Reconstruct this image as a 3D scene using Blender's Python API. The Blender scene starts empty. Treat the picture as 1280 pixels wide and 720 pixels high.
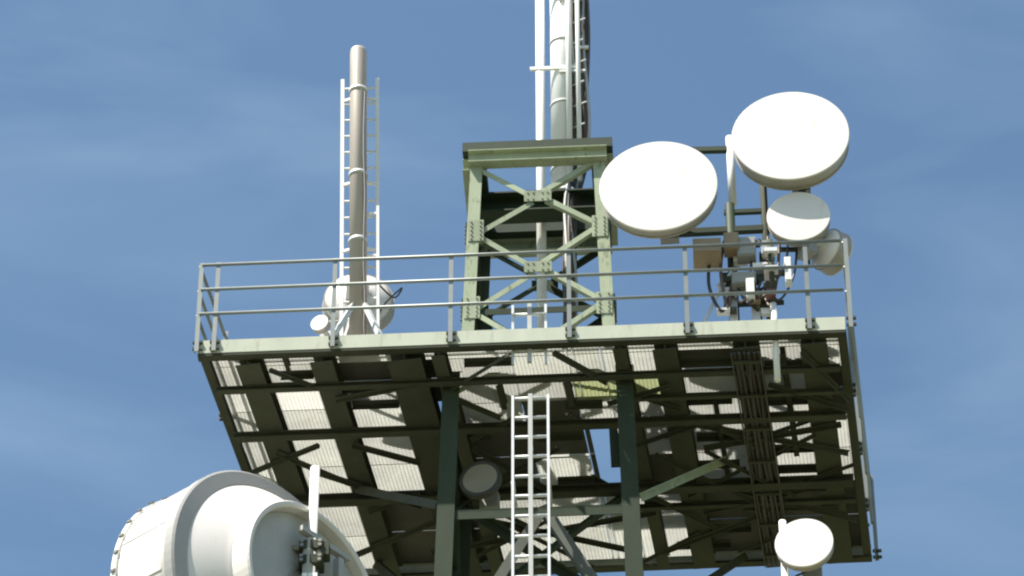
import bpy, math, random
from mathutils import Vector, Matrix
random.seed(11)
V = Vector
S = bpy.context.scene
C = S.collection

# ------------------------------------------------------------------ camera, sky, sun, exposure
FPX, PITCH, CAM = 5000.0, math.radians(40.0), V((0, 0, 1.7))
cam = bpy.data.cameras.new('camera'); cam_o = bpy.data.objects.new('camera', cam); C.objects.link(cam_o)
cam.sensor_width = 36.0; cam.lens = FPX / 1280 * 36.0
cam.clip_start = 0.1; cam.clip_end = 12000
cam_o.location = CAM; cam_o.rotation_euler = (math.radians(90) + PITCH, 0, 0)
S.camera = cam_o

SUN_EL, SUN_AZ = math.radians(61), math.radians(57)          # height, and how far left of behind the camera
world = bpy.data.worlds.new('World'); S.world = world; world.use_nodes = True
wn, wl = world.node_tree.nodes, world.node_tree.links
bg = wn['Background']
sky = wn.new('ShaderNodeTexSky'); sky.sky_type = 'NISHITA'; sky.sun_disc = False
sky.sun_elevation = SUN_EL; sky.sun_rotation = math.radians(180) + SUN_AZ
sky.altitude = 600; sky.air_density = 1.0; sky.dust_density = 1.8; sky.ozone_density = 1.0
tc = wn.new('ShaderNodeTexCoord'); mp = wn.new('ShaderNodeMapping')
mp.inputs['Scale'].default_value = (5.0, 5.0, 22.0); mp.inputs['Rotation'].default_value = (0.05, 0.08, 0)
wl.new(tc.outputs['Generated'], mp.inputs['Vector'])
nz = wn.new('ShaderNodeTexNoise'); nz.inputs['Scale'].default_value = 1.6; nz.inputs['Detail'].default_value = 7
nz.inputs['Roughness'].default_value = 0.5; nz.inputs['Distortion'].default_value = 0.5
wl.new(mp.outputs[0], nz.inputs['Vector'])
rp = wn.new('ShaderNodeMapRange'); rp.inputs[1].default_value = 0.42; rp.inputs[2].default_value = 0.80
rp.inputs[3].default_value = 0.0; rp.inputs[4].default_value = 0.085
wl.new(nz.outputs['Fac'], rp.inputs[0])
mx = wn.new('ShaderNodeMixRGB'); mx.inputs['Color2'].default_value = (6.2, 7.9, 8.4, 1)
tint = wn.new('ShaderNodeMixRGB'); tint.blend_type = 'MULTIPLY'; tint.inputs['Fac'].default_value = 1; tint.inputs['Color2'].default_value = (0.87, 1.0, 0.975, 1)
wl.new(sky.outputs[0], tint.inputs['Color1']); wl.new(rp.outputs[0], mx.inputs['Fac']); wl.new(tint.outputs[0], mx.inputs['Color1'])
wl.new(mx.outputs[0], bg.inputs['Color']); bg.inputs['Strength'].default_value = 0.086

sun = bpy.data.lights.new('sun', 'SUN'); sun.energy = 5.0; sun.angle = math.radians(0.53); sun.color = (1, 0.94, 0.845)
sun_o = bpy.data.objects.new('sun', sun); C.objects.link(sun_o)
sdir = V((-math.sin(SUN_AZ) * math.cos(SUN_EL), -math.cos(SUN_AZ) * math.cos(SUN_EL), math.sin(SUN_EL)))
sun_o.rotation_euler = sdir.to_track_quat('Z', 'Y').to_euler(); sun_o.location = (-30, -30, 60)
S.view_settings.view_transform = 'Standard'; S.view_settings.look = 'None'
S.view_settings.exposure = 1.05; S.view_settings.gamma = 1.0
S.render.engine = 'CYCLES'
S.cycles.pixel_filter_type = 'BLACKMAN_HARRIS'; S.cycles.filter_width = 2.2     # the soft old lens

# ------------------------------------------------------------------ pixel -> direction -> place
RT, FW, UP = V((1, 0, 0)), V((0, math.cos(PITCH), math.sin(PITCH))), V((0, -math.sin(PITCH), math.cos(PITCH)))
Z = V((0, 0, 1))
def ray(px, py): return (RT * ((px - 640) / FPX) - UP * ((py - 360) / FPX) + FW).normalized()
def hit(px, py, z):
    d = ray(px, py); return CAM + d * ((z - CAM.z) / d.z)
HB = 28.05                                                   # underside of the platform's edge beams
FL, FR, RL, RR = hit(247, 442, HB), hit(1057, 412, HB), hit(354, 729, HB), hit(1090, 700, HB)
u = (FR - FL).normalized(); n = V((-u.y, u.x, 0))            # along the front, straight back
def onv(px, py, depth):                                      # on an upright plane that far behind the front edge
    d = ray(px, py); return CAM + d * ((FL + n * depth - CAM).dot(n) / d.dot(n))
def pl(a, b, dz=0.0):
    p = FL * (1 - a) * (1 - b) + FR * a * (1 - b) + RL * (1 - a) * b + RR * a * b
    return V((p.x, p.y, HB + dz))
def inv(px, py, dz=0.0):
    t = hit(px, py, HB + dz); a = b = 0.5
    for _ in range(12):
        e = t - pl(a, b, dz); h = 1e-4
        da, db = (pl(a + h, b) - pl(a, b)) / h, (pl(a, b + h) - pl(a, b)) / h
        det = da.x * db.y - da.y * db.x
        a += (e.x * db.y - e.y * db.x) / det; b += (da.x * e.y - da.y * e.x) / det
    return a, b

# ------------------------------------------------------------------ materials
def mat(name, col, rough=0.5, metal=0.0, var=0.12, scale=6.0, bump=0.0, rust=0.0, rustcol=(0.16, 0.07, 0.03), streak=1.0, spec=0.5):
    m = bpy.data.materials.new(name); m.use_nodes = True
    N, L = m.node_tree.nodes, m.node_tree.links; b = N['Principled BSDF']
    b.inputs['Roughness'].default_value = rough; b.inputs['Metallic'].default_value = metal
    b.inputs['Specular IOR Level'].default_value = spec
    t = N.new('ShaderNodeTexCoord'); g = N.new('ShaderNodeMapping'); g.inputs['Scale'].default_value = (1, 1, streak)
    L.new(t.outputs['Object'], g.inputs['Vector'])
    x = N.new('ShaderNodeTexNoise'); x.inputs['Scale'].default_value = scale; x.inputs['Detail'].default_value = 6; x.inputs['Roughness'].default_value = 0.62
    L.new(g.outputs[0], x.inputs['Vector'])
    oi = N.new('ShaderNodeObjectInfo')
    ad = N.new('ShaderNodeMath'); ad.operation = 'MULTIPLY_ADD'; ad.inputs[1].default_value = 0.5; L.new(oi.outputs['Random'], ad.inputs[0]); L.new(x.outputs['Fac'], ad.inputs[2])
    r = N.new('ShaderNodeMapRange'); r.inputs[1].default_value = 0.35; r.inputs[2].default_value = 1.15
    r.inputs[3].default_value = 1 - var; r.inputs[4].default_value = 1 + var; L.new(ad.outputs[0], r.inputs[0])
    mul = N.new('ShaderNodeMixRGB'); mul.blend_type = 'MULTIPLY'; mul.inputs['Fac'].default_value = 1
    mul.inputs['Color1'].default_value = (*col, 1); L.new(r.outputs[0], mul.inputs['Color2'])
    out = mul.outputs[0]
    if rust:
        y = N.new('ShaderNodeTexNoise'); y.inputs['Scale'].default_value = scale * 2.3; y.inputs['Detail'].default_value = 8; y.inputs['Roughness'].default_value = 0.7
        L.new(g.outputs[0], y.inputs['Vector'])
        q = N.new('ShaderNodeMapRange'); q.inputs[1].default_value = 0.56; q.inputs[2].default_value = 0.72; q.inputs[4].default_value = rust
        L.new(y.outputs['Fac'], q.inputs[0])
        k = N.new('ShaderNodeMixRGB'); k.inputs['Color2'].default_value = (*rustcol, 1); L.new(q.outputs[0], k.inputs['Fac']); L.new(out, k.inputs['Color1']); out = k.outputs[0]
    L.new(out, b.inputs['Base Color'])
    if bump:
        bp = N.new('ShaderNodeBump'); bp.inputs['Strength'].default_value = bump; bp.inputs['Distance'].default_value = 0.01
        L.new(x.outputs['Fac'], bp.inputs['Height']); L.new(bp.outputs[0], b.inputs['Normal'])
    return m
M = dict(
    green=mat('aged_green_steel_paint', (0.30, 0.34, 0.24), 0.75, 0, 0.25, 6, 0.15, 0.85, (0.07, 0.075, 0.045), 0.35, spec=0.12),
    dark=mat('dark_green_steel_paint', (0.025, 0.039, 0.021), 0.6, 0, 0.2, 5, 0.15, 0.2, (0.03, 0.03, 0.02), spec=0.25),
    green_shade=mat('tower_green_in_shade', (0.042, 0.056, 0.037), 0.75, 0, 0.2, 5, 0.15, 0.5, (0.07, 0.06, 0.04), 0.35, spec=0.12),  # tower green with the shade under and behind put into the colour
    mid=mat('half_shade_brace_green', (0.10, 0.105, 0.09), 0.75, 0, 0.2, 5, 0.15, 0.5, (0.08, 0.07, 0.05), 0.35, spec=0.12),  # tower green toned between lit and shaded, for the sunlit V braces
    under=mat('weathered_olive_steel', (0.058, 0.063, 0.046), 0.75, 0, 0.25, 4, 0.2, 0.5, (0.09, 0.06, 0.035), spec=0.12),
    toe=mat('pale_green_edge_paint', (0.50, 0.52, 0.43), 0.75, 0, 0.14, 4, 0.1, 0.6, (0.27, 0.25, 0.17), 0.25, spec=0.12),
    rail=mat('grey_green_rail_paint', (0.21, 0.23, 0.22), 0.45, 0.2, 0.12, 8, 0, 0.3, (0.2, 0.15, 0.1)),
    galv=mat('galvanised_steel', (0.62, 0.63, 0.62), 0.45, 0.25, 0.12, 9, 0.1, 0.2, (0.4, 0.37, 0.32)),
    grate=mat('galvanised_grating', (0.60, 0.615, 0.585), 0.6, 0.0, 0.22, 3, 0, 0.5, (0.36, 0.34, 0.28)),
    grate_g=mat('yellow_green_grating', (0.46, 0.51, 0.26), 0.6, 0.0, 0.1, 3),
    grate_w=mat('white_grating', (0.82, 0.82, 0.80), 0.6, 0.0, 0.05, 3),
    plate=mat('dark_plate_steel', (0.07, 0.07, 0.06), 0.6, 0.1, 0.25, 5, 0.3, 0.5, (0.09, 0.05, 0.03)),  # also colours the plates that stand for shadowed grating
    white=mat('white_gloss_paint', (0.80, 0.79, 0.76), 0.38, 0, 0.05, 4, 0, 0.25, (0.55, 0.52, 0.46), 0.3),
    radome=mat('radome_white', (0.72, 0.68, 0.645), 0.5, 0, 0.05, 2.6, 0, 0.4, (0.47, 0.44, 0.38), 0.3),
    shroud=mat('shroud_white_in_shade', (0.36, 0.335, 0.295), 0.5, 0, 0.06, 3, 0, 0.3, (0.45, 0.42, 0.36), 0.4),  # dish white darkened for the shade on the shroud
    band=mat('grey_rim_band', (0.36, 0.35, 0.33), 0.5, 0.1, 0.08, 6),
    hub=mat('grey_hub_paint', (0.42, 0.42, 0.40), 0.5, 0.1, 0.1, 5, 0, 0.3, (0.3, 0.27, 0.23)),
    pipe=mat('brown_grey_mast_paint', (0.39, 0.34, 0.29), 0.5, 0.05, 0.14, 4, 0.1, 0.5, (0.26, 0.20, 0.15), 0.3),
    tan=mat('tan_enclosure', (0.30, 0.225, 0.14), 0.55, 0, 0.1, 6, 0, 0.3),
    tan2=mat('faded_tan_cover', (0.30, 0.275, 0.215), 0.6, 0, 0.1, 6),
    grey=mat('grey_enclosure', (0.27, 0.27, 0.25), 0.5, 0, 0.1, 6, 0, 0.2),
    cable=mat('black_cable_sheath', (0.045, 0.04, 0.038), 0.5, 0, 0.3, 12),
    cable2=mat('brown_cable_sheath', (0.11, 0.075, 0.05), 0.55, 0, 0.3, 12),
    bolt=mat('bolt_steel', (0.20, 0.19, 0.16), 0.45, 0.5, 0.2, 20),
    red=mat('red_connector', (0.17, 0.05, 0.045), 0.5, 0, 0.1, 10),
    concrete=mat('concrete', (0.36, 0.35, 0.33), 0.85, 0, 0.15, 3, 0.3),
)
def ground_mat():
    m = bpy.data.materials.new('dry_grass_ground'); m.use_nodes = True
    N, L = m.node_tree.nodes, m.node_tree.links; b = N['Principled BSDF']; b.inputs['Roughness'].default_value = 0.95
    x = N.new('ShaderNodeTexNoise'); x.inputs['Scale'].default_value = 0.35; x.inputs['Detail'].default_value = 10
    t = N.new('ShaderNodeTexCoord'); L.new(t.outputs['Object'], x.inputs['Vector'])
    r = N.new('ShaderNodeValToRGB'); r.color_ramp.elements[0].position = 0.35; r.color_ramp.elements[0].color = (0.055, 0.075, 0.03, 1)
    r.color_ramp.elements[1].position = 0.68; r.color_ramp.elements[1].color = (0.16, 0.14, 0.08, 1)
    L.new(x.outputs['Fac'], r.inputs[0]); L.new(r.outputs[0], b.inputs['Base Color']); return m
M['ground'] = ground_mat()

# ------------------------------------------------------------------ mesh helpers
def wloc(o): return o.location + wloc(o.parent) if o and o.parent else (o.location.copy() if o else V((0, 0, 0)))
def mk(name, vs, fs, m, parent=None, smooth=False, local=False):
    me = bpy.data.meshes.new(name)
    me.from_pydata([tuple(v) for v in vs], [], fs); me.materials.append(M[m] if isinstance(m, str) else m)
    if smooth: me.polygons.foreach_set('use_smooth', [True] * len(me.polygons))
    me.update()
    o = bpy.data.objects.new(name, me); C.objects.link(o)
    if parent: 
        o.parent = parent
        if not local: o.location = -wloc(parent)
    return o
def thing(name, label, cat, loc, group=None, rz=0.0):
    o = bpy.data.objects.new(name, None); C.objects.link(o); o.location = loc; o.rotation_euler = (0, 0, rz)
    o.empty_display_size = 0.2; tag(o, label, cat, group); return o
def tag(o, label, cat, group=None):
    o['label'] = label; o['category'] = cat
    if group: o['group'] = group
    return o
def prism(poly, p0, p1, ax, ay):
    k = len(poly)
    vs = [p + ax * x + ay * y for p in (p0, p1) for x, y in poly]
    fs = [(i, (i + 1) % k, (i + 1) % k + k, i + k) for i in range(k)] + [tuple(range(k - 1, -1, -1)), tuple(range(k, 2 * k))]
    return vs, fs
def join(parts):
    vs, fs = [], []
    for a, b in parts:
        o = len(vs); vs += a; fs += [tuple(i + o for i in f) for f in b]
    return vs, fs
def axes(p0, p1, up=Z):
    d = (p1 - p0).normalized()
    if abs(d.dot(up)) > 0.99: up = n
    x = d.cross(up).normalized(); return x, x.cross(d).normalized()
def rect(w, h): return [(-w / 2, -h / 2), (w / 2, -h / 2), (w / 2, h / 2), (-w / 2, h / 2)]
def angle(w, t, sx=1, sy=1):
    return [(x * sx, y * sy) for x, y in [(0, 0), (w, 0), (w, t), (t, t), (t, w), (0, w)]]
def ibeam(w, h, t=0.012):
    a, b, s = w / 2, h / 2, t * 0.4
    return [(-a, -b), (a, -b), (a, -b + t), (s, -b + t), (s, b - t), (a, b - t), (a, b), (-a, b), (-a, b - t), (-s, b - t), (-s, -b + t), (-a, -b + t)]
def beam(name, poly, p0, p1, m, parent=None, up=Z, ax=None, ay=None):
    if ax is None: ax, ay = axes(p0, p1, up)
    return mk(name, *prism(poly, p0, p1, ax, ay), m, parent)
def box(c, sx, sy, sz, ax=None, ay=None, az=None):
    ax, ay, az = ax or u, ay or n, az or Z
    return prism(rect(sx, sy), c - az * (sz / 2), c + az * (sz / 2), ax, ay)
def tubeg(pts, r, seg=10, cap=True):
    vs, fs = [], []; k = len(pts); ref = None
    for i, p in enumerate(pts):
        d = (pts[min(i + 1, k - 1)] - pts[max(i - 1, 0)]).normalized()
        if ref is None: ref = d.orthogonal().normalized()
        ref = (ref - d * ref.dot(d)).normalized(); s = d.cross(ref)
        rr = r[i] if isinstance(r, (list, tuple)) else r
        vs += [p + (ref * math.cos(2 * math.pi * j / seg) + s * math.sin(2 * math.pi * j / seg)) * rr for j in range(seg)]
    for i in range(k - 1):
        for j in range(seg):
            fs.append((i * seg + j, i * seg + (j + 1) % seg, (i + 1) * seg + (j + 1) % seg, (i + 1) * seg + j))
    if cap: fs += [tuple(range(seg - 1, -1, -1)), tuple((k - 1) * seg + j for j in range(seg))]
    return vs, fs
def tube(name, pts, r, m, parent=None, seg=10): return mk(name, *tubeg(pts, r, seg), m, parent, smooth=seg > 6)
def lathe(prof, seg=56):                                     # (radius, y) round the y axis, y grows backwards
    vs, fs = [], []; k = len(prof)
    for r, y in prof:
        for j in range(seg):
            t = 2 * math.pi * j / seg; vs.append(V((r * math.cos(t), y, r * math.sin(t))))
    for i in range(k - 1):
        for j in range(seg):
            a, b = i * seg + j, i * seg + (j + 1) % seg; fs.append((a, a + seg, b + seg, b))
    if prof[0] != prof[-1]: fs += [tuple(range(seg)), tuple((k - 1) * seg + j for j in range(seg - 1, -1, -1))]
    return vs, fs
def spline(ctrl, steps=8):
    out = []; k = len(ctrl)
    for i in range(k - 1):
        p0, p1, p2, p3 = ctrl[max(i - 1, 0)], ctrl[i], ctrl[i + 1], ctrl[min(i + 2, k - 1)]
        for s in range(steps):
            t = s / steps
            out.append(0.5 * ((2 * p1) + (p2 - p0) * t + (2 * p0 - 5 * p1 + 4 * p2 - p3) * t * t + (3 * p1 - p0 - 3 * p2 + p3) * t ** 3))
    return out + [ctrl[-1]]

# ------------------------------------------------------------------ ground
gv, gf = [V((0, 25, 0))], []
for i, r in enumerate((6, 20, 60, 200, 800, 6000)):
    for j in range(48):
        t = 2 * math.pi * j / 48; gv.append(V((r * math.cos(t), 25 + r * math.sin(t), 0)))
for j in range(48): gf.append((0, 1 + j, 1 + (j + 1) % 48))
for i in range(5):
    for j in range(48):
        a, b = 1 + i * 48 + j, 1 + i * 48 + (j + 1) % 48; gf.append((a, a + 48, b + 48, b))
g = mk('ground', gv, gf, 'ground'); g['kind'] = 'structure'

# ------------------------------------------------------------------ lattice tower
T0 = hit(672, 470, HB); HW0 = 1.0
TC = T0 + n * HW0
def hw(z): return 0.845 - 0.03 * z if z > 0.159 else HW0 - 0.022 * z                               # half width, z measured from the platform underside
def tc_(sx, sy, z): return V((TC.x, TC.y, HB + z)) + u * (sx * hw(z)) + n * (sy * hw(z))
def zy(y, sy=-1):                                             # height on the tower's face seen at that pixel row
    lo, hi = -6.0, 6.0
    for _ in range(40):
        m_ = (lo + hi) / 2; p = tc_(0, sy, m_) - CAM
        if 360 - FPX * p.dot(UP) / p.dot(FW) > y: lo = m_
        else: hi = m_
    return lo
ZTOP = zy(205)
tower = thing('lattice_tower', 'green painted four-legged steel lattice tower with crossed braces carrying the work platform', 'tower', V((TC.x, TC.y, 0)))
for sx in (-1, 1):
    for sy in (-1, 1):
        beam('leg', angle(0.135, 0.02, -sx, -sy), tc_(sx, sy, 0.16), tc_(sx, sy, ZTOP), 'green' if sy < 0 else 'green_shade', tower, ax=u, ay=n)  # rear legs coloured as the front ones look in shade
        beam('leg', angle(0.18, 0.02, -sx, -sy), tc_(sx, sy, -HB), tc_(sx, sy, 0.158), 'green_shade', tower, ax=u, ay=n)  # platform shade painted into the leg colour
levels = [ZTOP, zy(286), zy(382), -0.16, zy(632), -3.6, -5.7, -8.1, -11.0, -14.3, -18.0, -HB + 0.5]
faces = [(V((-1, -1, 0)), V((1, -1, 0)), -n), (V((1, -1, 0)), V((1, 1, 0)), u), (V((1, 1, 0)), V((-1, 1, 0)), n), (V((-1, 1, 0)), V((-1, -1, 0)), -u)]
def bolts(name, pts, nrm, r, parent):
    a, b = axes(pts[0], pts[0] + nrm, Z if abs(nrm.z) < 0.9 else u)
    o = mk(name, *join([prism([(r * math.cos(k * math.pi / 3), r * math.sin(k * math.pi / 3)) for k in range(6)], p, p + nrm * r * 1.1, a, b) for p in pts]), 'bolt', parent); o['kind'] = 'stuff'
    return o
for fi, (c0, c1, fn) in enumerate(faces):
    fu = (u * (c1.x - c0.x) + n * (c1.y - c0.y)).normalized()
    for li, (z1, z0) in enumerate(zip(levels, levels[1:])):
        A, B = tc_(c0.x, c0.y, z0), tc_(c1.x, c1.y, z0)
        D, E = tc_(c0.x, c0.y, z1), tc_(c1.x, c1.y, z1)
        ins = fu * 0.10; w = 0.062 if li < 3 else 0.10
        Mid = (A + B + D + E) / 4; gm = 'green' if li < 3 and fi == 0 else 'mid' if li == 4 and fi == 0 else 'green_shade'  # lit and shaded tones of one tower green
        if li == 3 and fi == 0:
            beam('horizontal_tie', angle(0.12, 0.01, 1, -1), A + fu * 0.03 - fn * 0.025, B - fu * 0.03 - fn * 0.025, gm, tower, up=fn); continue
        if li < 3 or li == 3 or li > 4:                        # crossed braces meeting on a centre plate
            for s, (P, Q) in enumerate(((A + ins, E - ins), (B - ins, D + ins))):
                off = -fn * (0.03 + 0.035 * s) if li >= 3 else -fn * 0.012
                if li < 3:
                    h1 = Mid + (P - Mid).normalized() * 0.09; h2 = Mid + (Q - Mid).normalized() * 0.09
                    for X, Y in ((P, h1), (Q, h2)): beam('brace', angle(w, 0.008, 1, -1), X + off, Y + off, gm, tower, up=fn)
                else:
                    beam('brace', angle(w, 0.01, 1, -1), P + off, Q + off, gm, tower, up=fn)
            if li < 3:
                gp = mk('gusset_plate', *box(Mid + fn * 0.003, 0.30, 0.012, 0.15, fu, fn, Z), gm, tower)
                bolts('bolts', [Mid + fn * 0.009 + fu * x + Z * y for x in (-0.11, -0.05, 0.05, 0.11) for y in (-0.045, 0.045)], fn, 0.010, gp)
        else:                                                  # braces rising to the middle of the level above
            top = (D + E) / 2
            for P in (A + ins, B - ins): beam('brace', angle(0.11, 0.012, 1, -1), P - fn * 0.03, top - fn * 0.03, gm, tower, up=fn)
        if li >= 1 or li == len(levels) - 2:
            hz = 0.12 if li >= 2 else 0.08
            if li != 2: beam('horizontal_tie', angle(hz, 0.01, 1, -1), A + fu * 0.03 - fn * 0.025, B - fu * 0.03 - fn * 0.025, 'green_shade', tower, up=fn)
        if li < 2:
            for P, sg in ((A, 1), (B, -1)):
                c = P + fu * (sg * 0.10) + fn * 0.008
                gp = mk('gusset_plate', *box(c, 0.17, 0.014, 0.30, fu, fn, Z), gm, tower)
                bolts('bolts', [c + fn * 0.008 + fu * x + Z * y for x in (-0.05, 0.05) for y in (-0.12, -0.06, 0, 0.06, 0.12)], fn, 0.011, gp)
for sx in (-1, 1):
    for sy in (-1, 1):
        p = tc_(sx, sy, -HB); mk('footing', *box(V((p.x, p.y, 0.2)), 1.0, 1.0, 0.6), 'concrete', tower)
# head frame
h = hw(ZTOP) + 0.02
def top(x, y, z): return V((TC.x, TC.y, HB + z)) + u * x + n * y
for a, b in (((-h, -h), (h, -h)), ((-h, h), (h, h))):
    beam('head_beam', ibeam(0.14, 0.17), top(a[0], a[1], ZTOP + 0.085), top(b[0], b[1], ZTOP + 0.085), 'green', tower)
for s in (-1, 1):
    beam('head_beam', ibeam(0.14, 0.165), top(s * h, -h + 0.075, ZTOP + 0.085), top(s * h, h - 0.075, ZTOP + 0.085), 'green', tower)
h2 = h + 0.04
mk('head_plate', *join([box(top(0, -h2 + 0.11, ZTOP + 0.242), 2 * h2 + 0.05, 0.22, 0.13), box(top(0, h2 - 0.11, ZTOP + 0.242), 2 * h2 + 0.05, 0.22, 0.13),
    box(top(-h2 + 0.11, 0, ZTOP + 0.242), 0.22, 2 * h2 - 0.441, 0.128), box(top(h2 - 0.11, 0, ZTOP + 0.242), 0.22, 2 * h2 - 0.441, 0.128)]), 'dark', tower)
beam('mast_support_beam', ibeam(0.24, 0.28, 0.02), top(-h + 0.08, 0.0, ZTOP + 0.03), top(h - 0.08, 0.0, ZTOP + 0.03), 'dark', tower)

# ------------------------------------------------------------------ platform
plat = thing('work_platform', 'steel work platform with pale green edge beams and open grating floor around the lattice tower', 'platform', V((TC.x, TC.y, HB)))
corners = [(0, 0), (1, 0), (1, 1), (0, 1)]
def edge(a0, b0, a1, b1, m, name, poly_out):
    p0, p1 = pl(a0, b0), pl(a1, b1); d = (p1 - p0).normalized(); inw = (pl(0.5, 0.5) - (p0 + p1) / 2); inw -= d * inw.dot(d); inw.normalize()
    return mk(name, *prism(poly_out, p0, p1, inw, Z), m, plat)
chan = [(0, 0), (0.09, 0), (0.09, 0.012), (0.012, 0.012), (0.012, 0.162), (0.06, 0.162), (0.06, 0.174), (0, 0.174)]
e_ = 0.0245
web = [(0, 0.004), (0.012, 0.004), (0.012, 0.162), (0.06, 0.162), (0.06, 0.174), (0, 0.174)]
flg = [(0.004, -0.03), (0.10, -0.03), (0.10, 0.0), (0.004, 0.0)]
for q in ((0, 0, 1, 0), (1, 1, 0, 1)):
    edge(*q, 'toe', 'edge_beam', web); edge(*q, 'under', 'shade_flange', flg)  # flange coloured dark for the shade beneath the edge beam
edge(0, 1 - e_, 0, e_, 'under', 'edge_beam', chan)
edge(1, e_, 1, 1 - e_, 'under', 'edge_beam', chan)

rows_px = [420, 445, 472, 502, 532, 574, 616, 662, 707]
rows = [0.016] + [inv(660, y, 0.106)[1] for y in rows_px[1:-1]] + [0.984]
cols = [0.012] + [inv(x, 470)[0] for x in (318, 410, 508, 560, 640, 712)] + [inv(742, 560, 0.106)[0], inv(776, 560, 0.106)[0]] + [inv(x, 470)[0] for x in (838, 938, 1022)] + [0.988]
print('rows', [round(r, 3) for r in rows]); print('cols', [round(r, 3) for r in cols])
hole = {(7, 4), (7, 5), (3, 3)}
dark_cells = {(3, 1), (3, 2), (3, 4), (3, 5), (3, 6), (3, 7), (2, 6), (2, 7), (2, 1), (4, 4), (5, 4), (4, 5), (6, 4), (6, 5), (8, 5), (9, 1), (9, 6), (9, 7), (10, 6), (10, 7), (11, 2), (11, 3), (11, 6), (11, 7), (5, 3)}  # dark plates stand for shadowed grating as well as solid floor
special = {(6, 2): 'grate_g', (7, 2): 'grate_g', (8, 2): 'grate_g', (1, 2): 'grate_w'}
def panel(i, j):
    a0, a1, b0, b1 = cols[i], cols[i + 1], rows[j], rows[j + 1]
    wa, wb = (pl(a1, b0) - pl(a0, b0)).length, (pl(a0, b1) - pl(a0, b0)).length
    ga, gb = 0.006 / wa, 0.006 / wb
    A = lambda s, t, dz: pl(a0 + (a1 - a0) * (ga + s * (1 - 2 * ga)), b0 + (b1 - b0) * (gb + t * (1 - 2 * gb)), dz)
    zb, zt = 0.106, 0.156
    if (i, j) in hole: return
    if (i, j) in dark_cells:
        q = [A(0, 0, zt - 0.008), A(1, 0, zt - 0.008), A(1, 1, zt - 0.008), A(0, 1, zt - 0.008)]
        vs = q + [v + Z * 0.008 for v in q]
        mk('shade_floor_plate', vs, [(3, 2, 1, 0), (4, 5, 6, 7), (0, 1, 5, 4), (1, 2, 6, 5), (2, 3, 7, 6), (3, 0, 4, 7)], 'plate', plat); return
    nb, nc = max(3, round(wb / 0.022)), max(2, round(wa / 0.04)); L = []
    for k in range(nb + 1):
        p, q = A(0, k / nb, (zb + zt) / 2), A(1, k / nb, (zb + zt) / 2)
        L.append(prism(rect(0.0045, zt - zb), p, q, n, Z))
    for k in range(nc + 1):
        p, q = A(k / nc, 0, 0.150), A(k / nc, 1, 0.150)
        L.append(prism(rect(0.003, 0.006), p, q, u, Z))
    mk('grating_panel', *join(L), special.get((i, j), 'grate'), plat)
for i in range(len(cols) - 1):
    for j in range(len(rows) - 1): panel(i, j)

def ubeam(px0, py0, px1, py1, m='under', name='floor_joist', w=0.2, h=0.2, top_=0.10):
    a, b = inv(px0, py0, top_ - h / 2), inv(px1, py1, top_ - h / 2)
    return beam(name, ibeam(w, h), pl(a[0], a[1], top_ - h / 2), pl(b[0], b[1], top_ - h / 2), m, plat)
def joist(a0, w=0.2, h=0.2, b0=0.024, b1=0.976, a1=None, m='under', top_=0.104):
    return beam('floor_joist', ibeam(w, h), pl(a0, b0, top_ - h / 2), pl(a1 if a1 is not None else a0, b1, top_ - h / 2), m, plat)
aj = lambda x, y=470: inv(x, y)[0]
joist(aj(318), 0.26, 0.2); joist(aj(410), 0.24, 0.2); joist(aj(514), 0.36, 0.22)
joist(aj(838), 0.25, 0.2); joist(aj(938), 0.28, 0.22); joist(aj(1022), 0.27, 0.2); joist(aj(620), 0.06, 0.1, rows[2], rows[3]); joist(aj(706), 0.07, 0.1, rows[2], rows[3]); joist(aj(888), 0.05, 0.09, rows[3], rows[6]); joist(aj(982), 0.06, 0.1, rows[1], rows[5]); joist(aj(362), 0.05, 0.08, rows[0], rows[1])
la, ra = aj(556), aj(782)
for a_ in (la, ra): joist(a_, 0.14, 0.18, 0.024, 0.976)
def cross(y, w=0.10, h=0.14, a0=0.014, a1=0.986, top_=-0.092):
    b = inv(660, y, top_ - h / 2)[1]
    beam('cross_beam', ibeam(w, h), pl(a0, b, top_ - h / 2), pl(a1, b, top_ - h / 2), 'under', plat)
cross(503, 0.05, 0.06, 0.66, 0.986, -0.098); cross(640, 0.06, 0.06, 0.3, 0.986, -0.098)
cross(474, 0.07, 0.06, top_=-0.098); cross(533, 0.09, 0.08, top_=-0.098); cross(616, 0.12, 0.10, top_=-0.098)
# flat bracing under the joists
def ubrace(x0, y0, x1, y1, z=-0.15, w=0.06, m='under'):
    beam('plan_brace', angle(w, 0.008, 1, -1), hit(x0, y0, HB + z), hit(x1, y1, HB + z), m, plat, up=Z)
for q in ((636, 440, 562, 486), (690, 440, 758, 478), (302, 596, 400, 556), (345, 566, 436, 604), (440, 556, 524, 578), (396, 590, 526, 632),
          (462, 640, 526, 616), (336, 462, 400, 486), (420, 500, 520, 480), (560, 495, 625, 522), (880, 560, 1052, 530), (868, 530, 1060, 566), (760, 505, 838, 482),
          (790, 492, 850, 512), (1000, 440, 1060, 500), (960, 480, 1060, 512), (880, 640, 1060, 600), (870, 600, 1070, 650), (540, 690, 820, 640), (560, 640, 800, 690),
          (590, 560, 680, 610), (600, 610, 700, 560), (430, 700, 550, 650), (830, 690, 960, 640)):
    ubrace(*q, z=-0.125, w=random.choice((0.04, 0.045, 0.05)))
random.seed(21)
for k in range(20):
    x, y = random.uniform(820, 1030), random.uniform(530, 690)
    if k > 14: x = random.uniform(590, 700)
    an = random.choice((0.35, -0.35, 0.5, -0.5, 0.0)); L_ = random.uniform(25, 60)
    ubrace(x - L_, y - L_ * an, x + L_, y + L_ * an, z=-0.12 - random.random() * 0.04, w=random.uniform(0.028, 0.042))
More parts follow.
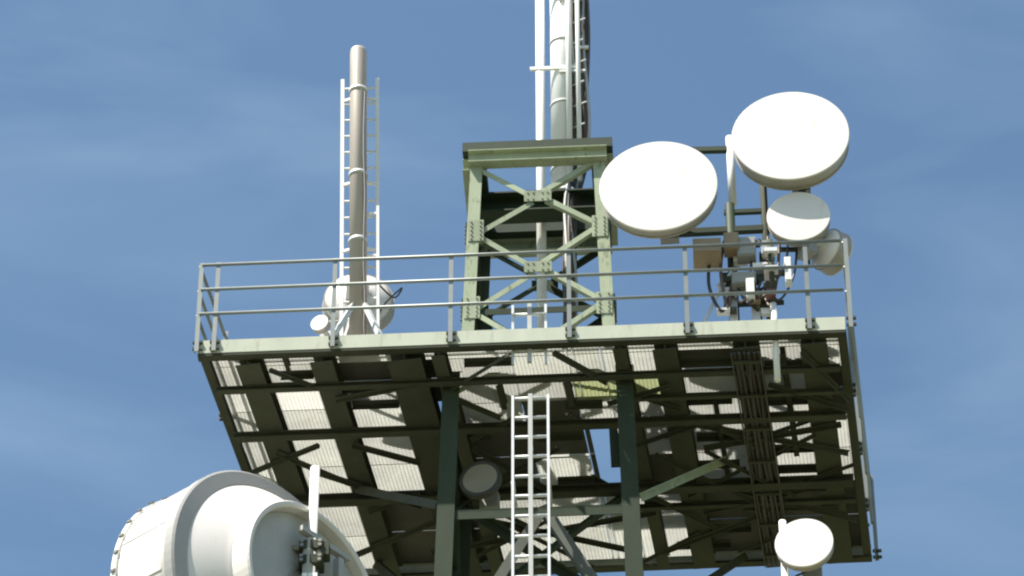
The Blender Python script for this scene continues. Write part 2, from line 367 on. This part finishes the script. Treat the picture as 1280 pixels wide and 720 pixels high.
# short stubs between joists (hanger angles and conduit boxes)
for (x, y, wd) in ((350, 483, 0.5), (372, 468, 0.35), (880, 452, 0.6), (985, 455, 0.5), (985, 500, 0.55), (880, 500, 0.6), (900, 545, 0.5), (985, 560, 0.6), (890, 580, 0.6), (1000, 585, 0.5), (455, 485, 0.6), (470, 505, 0.5), (610, 452, 0.5), (730, 505, 0.4), (590, 545, 0.4), (700, 545, 0.5), (720, 600, 0.4), (905, 660, 0.6), (880, 680, 0.6)):
    p = hit(x, y, HB + 0.06); beam('trimmer_angle', angle(0.07, 0.008, 1, -1), p - u * wd / 2, p + u * wd / 2, 'under', plat)
# knee struts from the tower legs to the floor frame
for p0, p1, km in ((tc_(1, -1, -1.62), hit(906, 570, HB - 0.02), 'green'), (tc_(-1, -1, -1.62), hit(446, 606, HB - 0.1), 'under'), (tc_(1, 1, -1.7), hit(930, 690, HB - 0.1), 'under'), (tc_(-1, 1, -1.7), hit(470, 700, HB - 0.1), 'under')):
    beam('knee_strut', angle(0.09, 0.01, 1, -1), p0, p1, km, plat)

# ------------------------------------------------------------------ guard railing
rail = thing('guard_railing', 'grey-green tubular guard railing with three rails round the platform edge', 'railing', pl(0.5, 0.5, 0.1))
RZ = (1.185, 0.845, 0.51)
def outp(a, b, o=0.035):
    p = pl(a, b); c = pl(0.5, 0.5)
    if b in (0, 1): p = p + n * (o if b else -o)
    if a in (0, 1):
        sv = (pl(a, 1) - pl(a, 0)).normalized(); s = V((sv.y, -sv.x, 0)); p = p + s * (o if a else -o)
    return p
def post(p, inward):
    s = p.copy(); s.z = HB + 0.01; t = p.copy(); t.z = HB + 1.215
    o = beam('post', angle(0.046, 0.008, 1, 1), s, t, 'rail', rail, ax=u if abs(inward.dot(n)) > 0.5 else n, ay=inward)
    side = u if abs(inward.dot(n)) > 0.5 else n
    for z_ in (0.05, 0.135):
        mk('post_shadow_clamp', *box(V((p.x, p.y, HB + z_)) + side * 0.03 + inward * 0.0165, 0.10, 0.03, 0.028, side, inward, Z), 'under', o)  # dark blocks added where the post's shadow falls at its foot
    return o
fpx = [258, 265, 413, 560, 709, 857, 1010]
for x in fpx[1:]:
    a = (onv(x, 420, -0.035) - FL).dot(u) / (FR - FL).length
    post(outp(a, 0), n)
for (a, b) in corners: post(outp(a, b), n if b == 0 else -n)
for b in (0.27, 0.52, 0.77):
    post(outp(0, b), u); post(outp(1, b), -u)
for k in range(1, 6): post(outp(k / 6, 1), -n)
for z in RZ:
    for (a0, b0), (a1, b1) in zip(corners, corners[1:] + corners[:1]):
        p, q = outp(a0, b0), outp(a1, b1); p.z = q.z = HB + z
        d = (q - p).normalized(); tube('rail', [p + d * 0.03, q - d * 0.03], 0.0185, 'rail', rail, 10)

# ------------------------------------------------------------------ ladders
def ladder(name, label, x0, x1, ytop, ybot, depth, pitch, xm=None, zbot=None, group=None, first=0.02, m='galv', r=0.018):
    A, B = onv(x0, ytop, depth), onv(x1, ytop, depth); B.z = A.z
    zb = zbot if zbot is not None else onv(x0, ybot, depth).z
    t = thing(name, label, 'ladder', V((A.x, A.y, zb)), group)
    for P in (A, B): beam('stile', rect(0.045, 0.026), V((P.x, P.y, zb)), P, m, t, ax=n, ay=u)
    if xm:
        P = A + (B - A) * ((xm - x0) / (x1 - x0)) - n * 0.03
        beam('safety_rail', rect(0.03, 0.045), V((P.x, P.y, zb)), P, 'hub', t, ax=n, ay=u)
    z = A.z - first
    while z > zb + 0.05:
        P, Q = A.copy(), B.copy(); P.z = Q.z = z
        tube('rung', [P + (Q - P) * 0.03, Q - (Q - P) * 0.03], r, m, t, 8); z -= pitch
    return t, A, B
t, A, B = ladder('access_ladder', 'long galvanised access ladder with centre rail hanging below the platform', 641, 685, 496, 0, 0.10, 0.252, 663, HB - 7.0, first=0.03)
for z in (-1.74, -3.6, -5.7):
    for P in (A, B):
        p = V((P.x, P.y, HB + z)); q = p + n * ((tc_(0, -1, z) - p).dot(n) - 0.02); beam('bracket', rect(0.04, 0.04), p + n * 0.027, q, 'galv', t)
t, A, B = ladder('step_ladder', 'short galvanised ladder top standing through the floor at the platform front edge', 641, 682, 383, 456, 0.13, 0.24, 662, first=0.12)

# ------------------------------------------------------------------ dishes
def dish(name, label, c, R, shroud=0.20, face='radome', yaw=0.0, tilt=0.0, pole=None, group=None, back=0.2, category='dish', backmat='shroud', fancy=False, rimmat='shroud'):
    """c: middle of the front face; yaw 0 looks towards the camera side (-y), positive turns to the left"""
    t = thing(name, label, category, c, group); t.rotation_euler = (tilt, 0, -yaw)
    rad = mk('radome', *lathe([(0.001, -0.016 * R), (R * 0.5, -0.013 * R), (R * 0.9, -0.008 * R), (R * 0.985, -0.006 * R), (R * 0.995, 0.004), (R * 0.995, 0.016), (0.001, 0.016)], 72), face, t, False, True)
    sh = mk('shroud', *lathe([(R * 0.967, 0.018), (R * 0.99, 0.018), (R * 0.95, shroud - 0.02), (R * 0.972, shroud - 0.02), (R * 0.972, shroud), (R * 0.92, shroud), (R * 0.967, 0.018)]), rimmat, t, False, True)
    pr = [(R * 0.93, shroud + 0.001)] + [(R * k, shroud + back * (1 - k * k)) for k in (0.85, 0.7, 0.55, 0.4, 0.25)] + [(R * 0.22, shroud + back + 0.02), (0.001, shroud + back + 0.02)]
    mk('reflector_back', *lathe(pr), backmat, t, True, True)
    y = shroud + back + 0.02
    b = mk('mount_bracket', *join([box(V((0, y + 0.05, 0)), R * 0.5, 0.10, R * 0.28, V((1, 0, 0)), V((0, 1, 0))), box(V((0, y + 0.12, R * 0.2)), R * 0.35, 0.05, 0.05, V((1, 0, 0)), V((0, 1, 0))), box(V((0, y + 0.12, -R * 0.2)), R * 0.35, 0.05, 0.05, V((1, 0, 0)), V((0, 1, 0)))]), 'galv', t, False, True)
    mk('radio_unit', *box(V((R * 0.12, y + 0.13, -R * 0.42)), 0.2, 0.10, 0.2, V((1, 0, 0)), V((0, 1, 0))), 'grey', t, False, True)
    if fancy:
        k = 24; bo = []
        for j in range(k):
            a = 2 * math.pi * j / k; bo.append(box(V((R * 1.01 * math.cos(a), 0.012, R * 1.01 * math.sin(a))), 0.02, 0.03, 0.02, V((1, 0, 0)), V((0, 1, 0))))
        mk('rim_clips', *join(bo), 'bolt', sh, False, True)
    return t
YAW = math.radians(6)
G = 'white round dishes facing out from the platform'
DD = 0.10
dish('drum_dish', 'large white round dish overlapping the lattice tower, on arms beside the mast frame', onv(823, 232, DD), 0.643, 0.15, yaw=YAW)
dish('drum_dish', 'large white round dish highest above the platform, over a smaller shaded dish', onv(988, 169, DD), 0.643, 0.20, yaw=YAW)
dish('drum_dish', 'small white round dish partly in the shadow of the large dish above it', onv(998, 270, DD + 0.16), 0.343, 0.12, yaw=YAW, back=0.12)
dish('drum_dish', 'dish with hardware on its beige back, turned away at the railing corner', onv(1047, 319, 0.65), 0.25, 0.16, yaw=math.radians(-128), back=0.10, backmat='radome')

# support frame for those dishes
fr = thing('dish_support_frame', 'dark pipe frame of uprights and crossbars holding the dishes on the platform', 'support frame', onv(930, 400, 0.62))
def fpole(x, y0, y1, r, m, depth=0.62, bottom=None):
    p0 = onv(x, y0, depth); z0 = bottom if bottom is not None else onv(x, y1, depth).z
    return tube('upright', [p0, V((p0.x, p0.y, z0))], r, m, fr, 12)
FZ = HB + 0.157
fpole(912, 172, 0, 0.045, 'white', bottom=onv(912, 256, 0.62).z)
P = onv(912, 256, 0.62); tube('upright', [P - Z * 0.002, V((P.x, P.y, FZ))], 0.052, 'dark', fr, 12)
fpole(951, 180, 0, 0.04, 'under', bottom=FZ); fpole(838, 195, 300, 0.045, 'under')
fpole(1000, 190, 330, 0.038, 'under', 0.60)
def fbar(x0, y0, x1, y1, w, m='dark', depth=0.62): beam('crossbar', rect(w, w), onv(x0, y0, depth), onv(x1, y1, depth), m, fr)
fbar(834, 189, 914, 187, 0.06); fbar(834, 292, 1002, 284, 0.07); fbar(905, 266, 1002, 262, 0.05); fbar(900, 345, 985, 341, 0.05, 'under', 0.60); fbar(905, 382, 980, 378, 0.04, 'under', 0.60)
fbar(880, 402, 898, 368, 0.03, 'galv', 0.55); fbar(898, 368, 914, 340, 0.03, 'galv', 0.55); fbar(916, 300, 950, 340, 0.035, 'under'); fbar(950, 300, 916, 340, 0.035, 'under')
fbar(930, 372, 948, 388, 0.03, 'under', 0.5); fbar(975, 312, 1026, 312, 0.04, 'under', 0.66)
for x in (916, 944): beam('lit_foot', rect(0.09, 0.09), onv(x, 372, 0.56), V((*onv(x, 372, 0.56).xy, FZ)), 'galv', fr)  # pale sleeves stand for the sunlit feet of the uprights
random.seed(5)
for k in range(26):
    x, y = random.choice((912, 912, 951, 951, 930, 965, 985)) + random.uniform(-9, 9), random.uniform(290, 392)
    mk('pipe_clamp', *box(onv(x, y, random.uniform(0.44, 0.58)), random.uniform(0.05, 0.17), random.uniform(0.05, 0.12), random.uniform(0.03, 0.10)), random.choice(('under', 'dark', 'under', 'galv', 'tan', 'plate', 'white')), fr)
for k in range(9):
    x, y = random.uniform(895, 985), random.uniform(292, 385)
    fbar(x, y, x + random.uniform(-30, 30), y + random.uniform(-18, 18), random.uniform(0.02, 0.035), random.choice(('under', 'dark', 'galv')), random.uniform(0.46, 0.6))
wp = thing('marker_post', 'white round post with red fitting at the platform front edge under the small dish', 'post', onv(972, 476, 0.13))
p0, p1 = onv(972, 476, 0.13), onv(972, 300, 0.13); p1 = V((p0.x, p0.y, p1.z)); pm = p0 + (p1 - p0) * 0.54
tube('post_sleeve', [p0, pm], 0.033, 'white', wp, 14); tube('upright', [pm + Z * 0.002, p1], 0.03, 'under', wp, 12)
mk('fitting', *box(pm + Z * 0.10 - n * 0.04 - u * 0.02, 0.10, 0.08, 0.08), 'red', wp)
mk('clamp', *box(pm + Z * 0.45 - n * 0.02, 0.14, 0.10, 0.05), 'galv', wp); mk('clamp', *box(pm + Z * 0.70 - n * 0.02, 0.14, 0.10, 0.05), 'galv', wp)

def cabinet(label, x, y, w, h, d, depth, m, name='equipment_box'):
    c = onv(x, y, depth); t = thing(name, label, 'box', c - Z * h / 2)
    b = mk('case', *box(c, w, d, h), m, t)
    mk('lid', *box(c - n * (d / 2 + 0.006), w * 0.9, 0.011, h * 0.88), m, t)
    mk('bracket', *box(c + n * (d / 2 + 0.03), w * 0.3, 0.059, h * 0.5), 'galv', t)
    return t
cabinet('tan equipment box jutting out below the large dish beside the tower', 884, 318, 0.30, 0.20, 0.30, 0.40, 'tan')
cabinet('pale grey radio box on the frame between the two uprights', 933, 313, 0.20, 0.26, 0.14, 0.45, 'grey')
cabinet('squat grey radio box low on the mast frame', 930, 352, 0.26, 0.16, 0.14, 0.45, 'grey')
cabinet('narrow white radio box low on the frame crossbar', 938, 362, 0.09, 0.26, 0.08, 0.38, 'white')
cabinet('small brown box clamped to the dark green upright', 914, 306, 0.16, 0.22, 0.16, 0.42, 'tan')
cabinet('slim white radio box beside the post with the red fitting', 985, 340, 0.07, 0.34, 0.10, 0.20, 'white')
cabinet('dark grey filter box above the red fitting', 963, 345, 0.13, 0.26, 0.10, 0.28, 'plate')
cabinet('small grey box hung under the small shaded dish', 960, 312, 0.12, 0.16, 0.12, 0.30, 'grey')
for k, (x0, x1, yb) in enumerate(((985, 918, 395), (960, 914, 400), (905, 915, 395), (996, 952, 400), (975, 950, 398), (890, 914, 380), (940, 913, 392))):
    ctrl = [onv(x0, 290 + 6 * k % 20, 0.5), onv(x0 - 4, 330 + 5 * k, 0.45), onv((x0 + x1) / 2, 372 + (k * 7) % 18, 0.40), onv(x1, 350 + k * 4, 0.53), V((*onv(x1, yb, 0.54).xy, FZ))]
    o = tube('cable', spline(ctrl), 0.013 + 0.003 * (k % 3), 'cable' if k % 2 else 'cable2', None, 7); tag(o, 'loose dark cable looping down among the radio boxes to the floor', 'cable', 'cables looping among the radio boxes')

# ------------------------------------------------------------------ pipe mast with its ladder, and the dish behind it
MD = 0.42
pm_ = onv(448, 430, MD); base = V((pm_.x, pm_.y, FZ)); mtop = onv(448, 62, MD); up_m = (mtop - base).normalized()
ms = thing('pipe_mast', 'tall brown-grey pipe mast standing on the platform between two white ladder stiles', 'mast', base)
HM = mtop.z - base.z
tb = tube('pipe', [base + up_m * 0.015, mtop - up_m * 0.05, mtop - up_m * 0.015, mtop], [0.096, 0.094, 0.088, 0.07], 'pipe', ms, 24)
mk('base_plate', *box(base + Z * 0.008, 0.42, 0.42, 0.016), 'galv', ms)
for k in range(4):
    a = math.pi / 4 + k * math.pi / 2; o = u * math.cos(a) + n * math.sin(a)
    beam('base_strut', rect(0.05, 0.05), base + o * 0.40 + Z * 0.03, base + o * 0.09 + Z * 0.72, 'galv', ms)
def at_z(z, o=0.0): return base + up_m * ((z - base.z) / up_m.z) + n * o
for y in (115, 220, 303):
    z = onv(448, y, MD).z; tube('clamp_ring', [at_z(z - 0.02), at_z(z + 0.02)], 0.106, 'galv', ms, 24)
    for s_ in (-0.19, 0.20): beam('standoff', rect(0.03, 0.03), at_z(z, 0.08), at_z(z, 0.15) + u * s_, 'white', ms)
lz = onv(429, 100, MD + 0.15).z
for s_ in (-0.19, 0.20): beam('stile', rect(0.03, 0.04), at_z(FZ, 0.15) + u * s_, at_z(lz, 0.15) + u * s_, 'white', ms, ax=n, ay=u)
z = lz - 0.14
while z > FZ + 0.2:
    tube('rung', [at_z(z, 0.15) - u * 0.17, at_z(z, 0.15) + u * 0.18], 0.013, 'white', ms, 8); z -= 0.24
q0, q1 = at_z(onv(475, 258, MD).z) + u * 0.215, at_z(FZ) + u * 0.215
beam('sunlit_stile', rect(0.035, 0.03), q1, q0, 'white', ms, ax=n, ay=u)  # extra stile added clear of the pipe's shadow, for the lit ladder side
for z in (q0.z - 0.1, q0.z - 0.7, q0.z - 1.3): beam('standoff', rect(0.025, 0.025), at_z(z) + u * 0.09, at_z(z) + u * 0.20, 'white', ms)
tube('feed_cable', spline([at_z(FZ + 0.02, -0.06) + u * 0.13] + [at_z(FZ + 0.3 + 0.5 * k, -0.075) + u * (0.072 + 0.008 * math.sin(k * 2.0)) for k in range(8)], 5), 0.011, 'cable', ms, 6)
dish('drum_dish', 'white dish facing away behind the foot of the brown-grey pipe mast', onv(448, 386, 1.35), 0.40, 0.14, yaw=math.radians(176), back=0.14, backmat='radome')
sd = dish('panel_dish', 'tiny white round antenna low beside the pipe mast foot', onv(399, 403, 0.55), 0.10, 0.08, yaw=math.radians(20), back=0.05, category='antenna')
pb = thing('antenna_pipe', 'short grey pipe behind the pipe mast holding two small dishes', 'pipe', V((*onv(440, 386, 1.0).xy, FZ)))
q = onv(440, 350, 1.0); tube('upright', [V((q.x, q.y, FZ)), q], 0.03, 'galv', pb, 10)
tube('arm', [onv(401, 404, 0.74), onv(424, 402, 0.9), V((q.x, q.y, onv(424, 402, 0.9).z))], 0.018, 'galv', pb, 8)
tube('feed_cable', spline([onv(470, 352, 0.6), onv(492, 372, 0.62), onv(502, 360, 0.62), onv(478, 384, 0.6), onv(468, 416, 0.6)]), 0.01, 'cable', pb, 6)

# ------------------------------------------------------------------ white antenna mast on the tower head
def atx(px, yoff): # foot on the head frame seen at that pixel column
    d = onv(px, 172, 0.7 + 0.96 + yoff); return V((d.x, d.y, HB))
am = thing('antenna_mast', 'thick white antenna mast wound with dark cables rising from the tower head', 'mast', V((*atx(704, 0).xy, HB + ZTOP + 0.17)))
a0 = atx(704, 0.0)
tube('pipe', [a0 + Z * (ZTOP + 0.172), a0 + Z * 8.4], 0.14, 'white', am, 24)
tube('flange', [a0 + Z * (ZTOP + 0.171), a0 + Z * (ZTOP + 0.22)], 0.2, 'galv', am, 20)
pp = thing('slim_pole', 'slim white pole running from the platform floor up past the thick white mast', 'pole', V((*atx(676, 0.22).xy, FZ)))
s0 = atx(676, 0.22)
tube('pipe', [V((s0.x, s0.y, FZ)), s0 + Z * 8.2], 0.055, 'white', pp, 16)
for y in (95, 5):
    z = onv(704, y, 1.66).z - HB
    mk('tie_bar', *box(a0 + Z * z - n * 0.14 - u * 0.08, 0.58, 0.03, 0.045), 'white', am)
    mk('tie_bar', *box(a0 + Z * (z - 0.07) - n * 0.15 + u * 0.12, 0.30, 0.03, 0.03), 'galv', am)
z68 = onv(704, 68, 1.66).z - HB; mk('tie_bar', *box(a0 + Z * z68 + u * 0.23 - n * 0.1, 0.16, 0.03, 0.04), 'white', am)
for k in range(11):
    zz = ZTOP + 0.5 + 0.33 * k; sd_ = 1 if k % 2 else 0.6
    tube('step_peg', [a0 + Z * zz + u * 0.10 - n * 0.11, a0 + Z * zz + u * (0.22 + 0.06 * sd_) - n * 0.20], 0.011, 'galv', am, 6)
    if k % 3 == 0: tube('band_clamp', [a0 + Z * (zz + 0.08), a0 + Z * (zz + 0.12)], 0.149, 'hub', am, 20)
for px_, rr, zt_ in ((724, 0.028, 8.0), (712, 0.035, 8.3)):
    q = atx(px_, -0.17); tube('side_pipe', [V((q.x, q.y, HB + ZTOP + 0.31)), V((q.x, q.y, HB + zt_))], rr, 'white', am, 10)
for k in range(20):
    ph = k / 20; r0 = 0.135 + 0.02 * (k % 3)
    ctrl = []
    for i, zz in enumerate((0.14, 0.7, 1.3, 2.0, 2.55, 3.1, 3.5, 4.0, 4.5, 5.0, 6.0, 7.5)):
        side = (0.02 + 0.10 * ph) if zz < 2.9 else (0.02 + 0.05 * ph + min(1, (zz - 2.9) / 1.2) * (0.10 + 0.13 * ph))
        jit = 0.03 * math.sin(zz * 2.3 + k * 1.7)
        ang = -0.15 - 0.25 * ph
        ctrl.append(a0 + Z * zz + u * (side + jit) - n * (math.sqrt(max(0.002, 0.16 ** 2 - min(0.15, side + jit) ** 2)) + 0.012 * (k % 3) + (0.05 if zz < 2.9 else 0)))
    o = tube('feeder_cable', spline(ctrl, 6), 0.012 + 0.004 * (k % 3), ('cable', 'cable2', 'hub', 'cable', 'cable2')[k % 5], None, 7)
    tag(o, 'dark feeder cable tied along the thick white mast down through the tower head', 'cable', 'feeder cables bundled along the white mast')

# ------------------------------------------------------------------ great drum below the platform
DC = CAM + ray(347, 762) * 40.1; AL = math.radians(49.4); RD, LD = 1.5, 0.79
dr = thing('shrouded_drum_dish', 'huge white drum dish with grey rim band seen from behind below the platform', 'dish', DC); dr.rotation_euler = (0, 0, AL)
# local +y looks forward (away from the camera, to the left); the bowl bulges to -y
X_, Y_ = V((1, 0, 0)), V((0, 1, 0))
sh = mk('shroud', *lathe([(RD - 0.03, LD), (RD, LD), (RD, 0.02), (RD - 0.03, 0.02), (RD - 0.03, LD)], 96), 'radome', dr, True, True)
for k in range(16):
    a = 2 * math.pi * (k + 0.4) / 16; er, et = X_ * math.cos(a) + Z * math.sin(a), Z * math.cos(a) - X_ * math.sin(a)
    mk('panel_seam', *box(er * (RD + 0.003) + Y_ * (LD / 2 + 0.05), 0.012, LD - 0.2, 0.03, er, Y_, et), 'white', sh, False, True)
mk('front_rim', *lathe([(RD - 0.04, LD + 0.03), (RD + 0.03, LD + 0.03), (RD + 0.03, LD - 0.03), (RD - 0.04, LD - 0.03), (RD - 0.04, LD + 0.03)], 96), 'white', sh, False, True)
mk('radome', *lathe([(0.001, LD + 0.06), (RD * 0.6, LD + 0.05), (RD - 0.05, LD + 0.01), (RD - 0.05, LD - 0.01), (0.001, LD - 0.01)], 96), 'radome', dr, True, True)
mk('rim_clips', *join([box(V(((RD + 0.035) * math.cos(a), LD - 0.01, (RD + 0.035) * math.sin(a))), 0.025, 0.05, 0.035, X_ * math.cos(a) + Z * math.sin(a), Y_, Z * math.cos(a) - X_ * math.sin(a)) for a in [2 * math.pi * k / 40 for k in range(40)]]), 'bolt', sh, False, True)['kind'] = 'stuff'
mk('rim_band', *lathe([(RD - 0.02, 0.10), (RD + 0.012, 0.10), (RD + 0.012, 0.0), (RD - 0.01, -0.02), (RD - 0.16, -0.05), (RD - 0.17, 0.0), (RD - 0.02, 0.08), (RD - 0.02, 0.10)], 96), 'band', dr, False, True)
bowl = [(RD - 0.155, -0.01), (RD - 0.16, -0.04)] + [(RD * k, -0.04 - 0.50 * (1 - (k / 0.89) ** 2.2)) for k in (0.875, 0.85, 0.81, 0.77, 0.73, 0.69, 0.66)]
bowl += [(0.96, -0.31)]
mk('reflector_back', *lathe(bowl, 96), 'radome', dr, True, True)
hb = mk('back_ring', *lathe([(0.97, -0.26), (0.97, -0.50), (0.955, -0.52), (0.92, -0.52), (0.90, -0.50), (0.90, -0.36), (0.45, -0.37), (0.001, -0.37)], 80), 'radome', dr, False, True)
mk('hub_disc', *lathe([(0.895, -0.36), (0.895, -0.385), (0.40, -0.40), (0.001, -0.40)], 72), 'hub', dr, False, True)
mk('hub_cap', *lathe([(0.20, -0.40), (0.20, -0.44), (0.17, -0.46), (0.10, -0.46), (0.09, -0.50), (0.001, -0.50)], 40), 'hub', dr, False, True)
mk('hub_ring', *lathe([(0.30, -0.395), (0.30, -0.42), (0.27, -0.42), (0.27, -0.395)], 40), 'band', dr, False, True)
for zz in (0.60, -0.60):
    mk('mount_arm', *box(V((0.05, -0.56, zz * 0.95)), 0.7, 0.07, 0.06, X_, Y_), 'hub', dr, False, True)
for s in (-1, 1):
    mk('mount_strut', *box(V((0.05 + s * 0.22, -0.56, 0)), 0.07, 0.08, 1.0, X_, Y_), 'hub', dr, False, True)
# its pole and the arms that tie it to the tower
dF = V((-math.sin(AL), math.cos(AL), 0)); q = DC - dF * 0.68 + V((math.cos(AL), math.sin(AL), 0)) * 0.0
pole_d = (q - FL).dot(n); pt = onv(394, 585, pole_d); pz = pt.z
dp = thing('dish_pole', 'pale upright pole with clamps behind the huge drum dish', 'pole', V((pt.x, pt.y, pz - 4.6)))
tube('pipe', [V((pt.x, pt.y, pz - 4.6)), pt], 0.047, 'white', dp, 16)
for zz in (1.02, 1.2, 2.26):
    c = V((pt.x, pt.y, pz - zz)); mk('clamp', *box(c, 0.24, 0.20, 0.10), 'under', dp)
    bolts('bolts', [c + u * x - n * 0.10 + Z * y for x in (-0.09, 0.09) for y in (-0.025, 0.025)], -n, 0.022, dp.children[-1])
c = V((pt.x, pt.y, pz - 1.05))
tube('adjuster', [c + u * 0.03, c - Z * 0.5 - u * 0.16], 0.022, 'bolt', dp, 8); tube('adjuster', [c - Z * 0.1 + u * 0.03, c - Z * 0.8 + u * 0.16 ], 0.022, 'bolt', dp, 8)
tube('adjuster', [c + Z * 0.02, c - u * 0.34 + Z * 0.07 ], 0.03, 'bolt', dp, 8)
mk('clamp_box', *box(c - Z * 0.38 - n * 0.03, 0.15, 0.16, 0.09), 'white', dp)
mk('clamp_box', *box(c - Z * 0.02 + u * 0.12 - n * 0.02, 0.12, 0.14, 0.16), 'under', dp)
for zz in (2.1, 4.2):
    p = V((pt.x, pt.y, pz - zz)); zt = p.z - HB
    tube('arm', [p, tc_(-1, -1, zt)], 0.05, 'galv', dp, 12); tube('arm', [p, tc_(-1, 1, zt)], 0.05, 'galv', dp, 12)

# ------------------------------------------------------------------ dish low on the right
sdd = dish('drum_dish', 'white dish on a slim pole under the far end of the platform', onv(1005, 678, 0.35), 0.298, 0.10, yaw=math.radians(10), back=0.10)
q = onv(978, 652, 0.53); lp = thing('dish_pole', 'slim white pole carrying the dish under the far end of the platform', 'pole', V((q.x, q.y, q.z - 2.4)))
tube('pipe', [V((q.x, q.y, q.z - 2.4)), q], 0.038, 'white', lp, 14)
tube('stub_arm', [V((q.x, q.y, q.z - 0.28)), V((q.x, q.y, q.z - 0.28)) + u * 0.2 + n * 0.05], 0.03, 'galv', lp, 10)
tube('feed_cable', spline([V((q.x, q.y, q.z - 0.32)) + u * 0.2 + n * 0.05, V((q.x, q.y, q.z - 0.6)) + u * 0.24, V((q.x, q.y, q.z - 0.75)) + u * 0.06, V((q.x, q.y, q.z - 1.2)) + u * 0.045]), 0.012, 'cable', lp, 6)
for zz in (1.2, 2.2):
    p = V((q.x, q.y, q.z - zz)); tube('arm', [p, tc_(1, -1, p.z - HB)], 0.04, 'galv', lp, 12); tube('arm', [p, tc_(1, 1, p.z - HB)], 0.04, 'galv', lp, 12)

# ------------------------------------------------------------------ inside the tower under the floor
INNER = dish('drum_dish', 'small tan-faced dish with dark rim inside the tower under the floor', onv(600, 598, 1.3), 0.19, 0.10, face='tan2', yaw=math.radians(14), back=0.08, rimmat='plate', backmat='plate')
mk('dark_collar', *lathe([(0.187, -0.004), (0.225, -0.004), (0.225, 0.07), (0.187, 0.07), (0.187, -0.004)]), 'plate', INNER, False, True)
tr = thing('cable_tray', 'dark cable tray running back beneath the grating', 'cable tray', pl(aj(938), 0.5, -0.3))
for s in (-1, 1):
    a_ = aj(938) + s * 0.022; beam('side_rail', rect(0.012, 0.05), pl(a_, 0.03, -0.17), pl(a_, 0.95, -0.17), 'plate', tr)
for k in range(7):
    b_ = 0.06 + k * 0.14; beam('tray_rung', rect(0.03, 0.02), pl(aj(938) - 0.021, b_, -0.19), pl(aj(938) + 0.021, b_, -0.19), 'under', tr)
for k in range(8):
    a_ = aj(938) + (k - 3.5) * 0.005
    o = tube('tray_cable', spline([pl(a_ + 0.002 * math.sin(k * 2.1 + b * 9), b, -0.165 + 0.012 * (k % 2)) for b in (0.03, 0.2, 0.4, 0.6, 0.8, 0.95)], 5), 0.014, 'cable', None, 6)
    tag(o, 'black cable lying lengthwise in the tray beneath the grating', 'cable', 'cables in the tray beneath the grating')
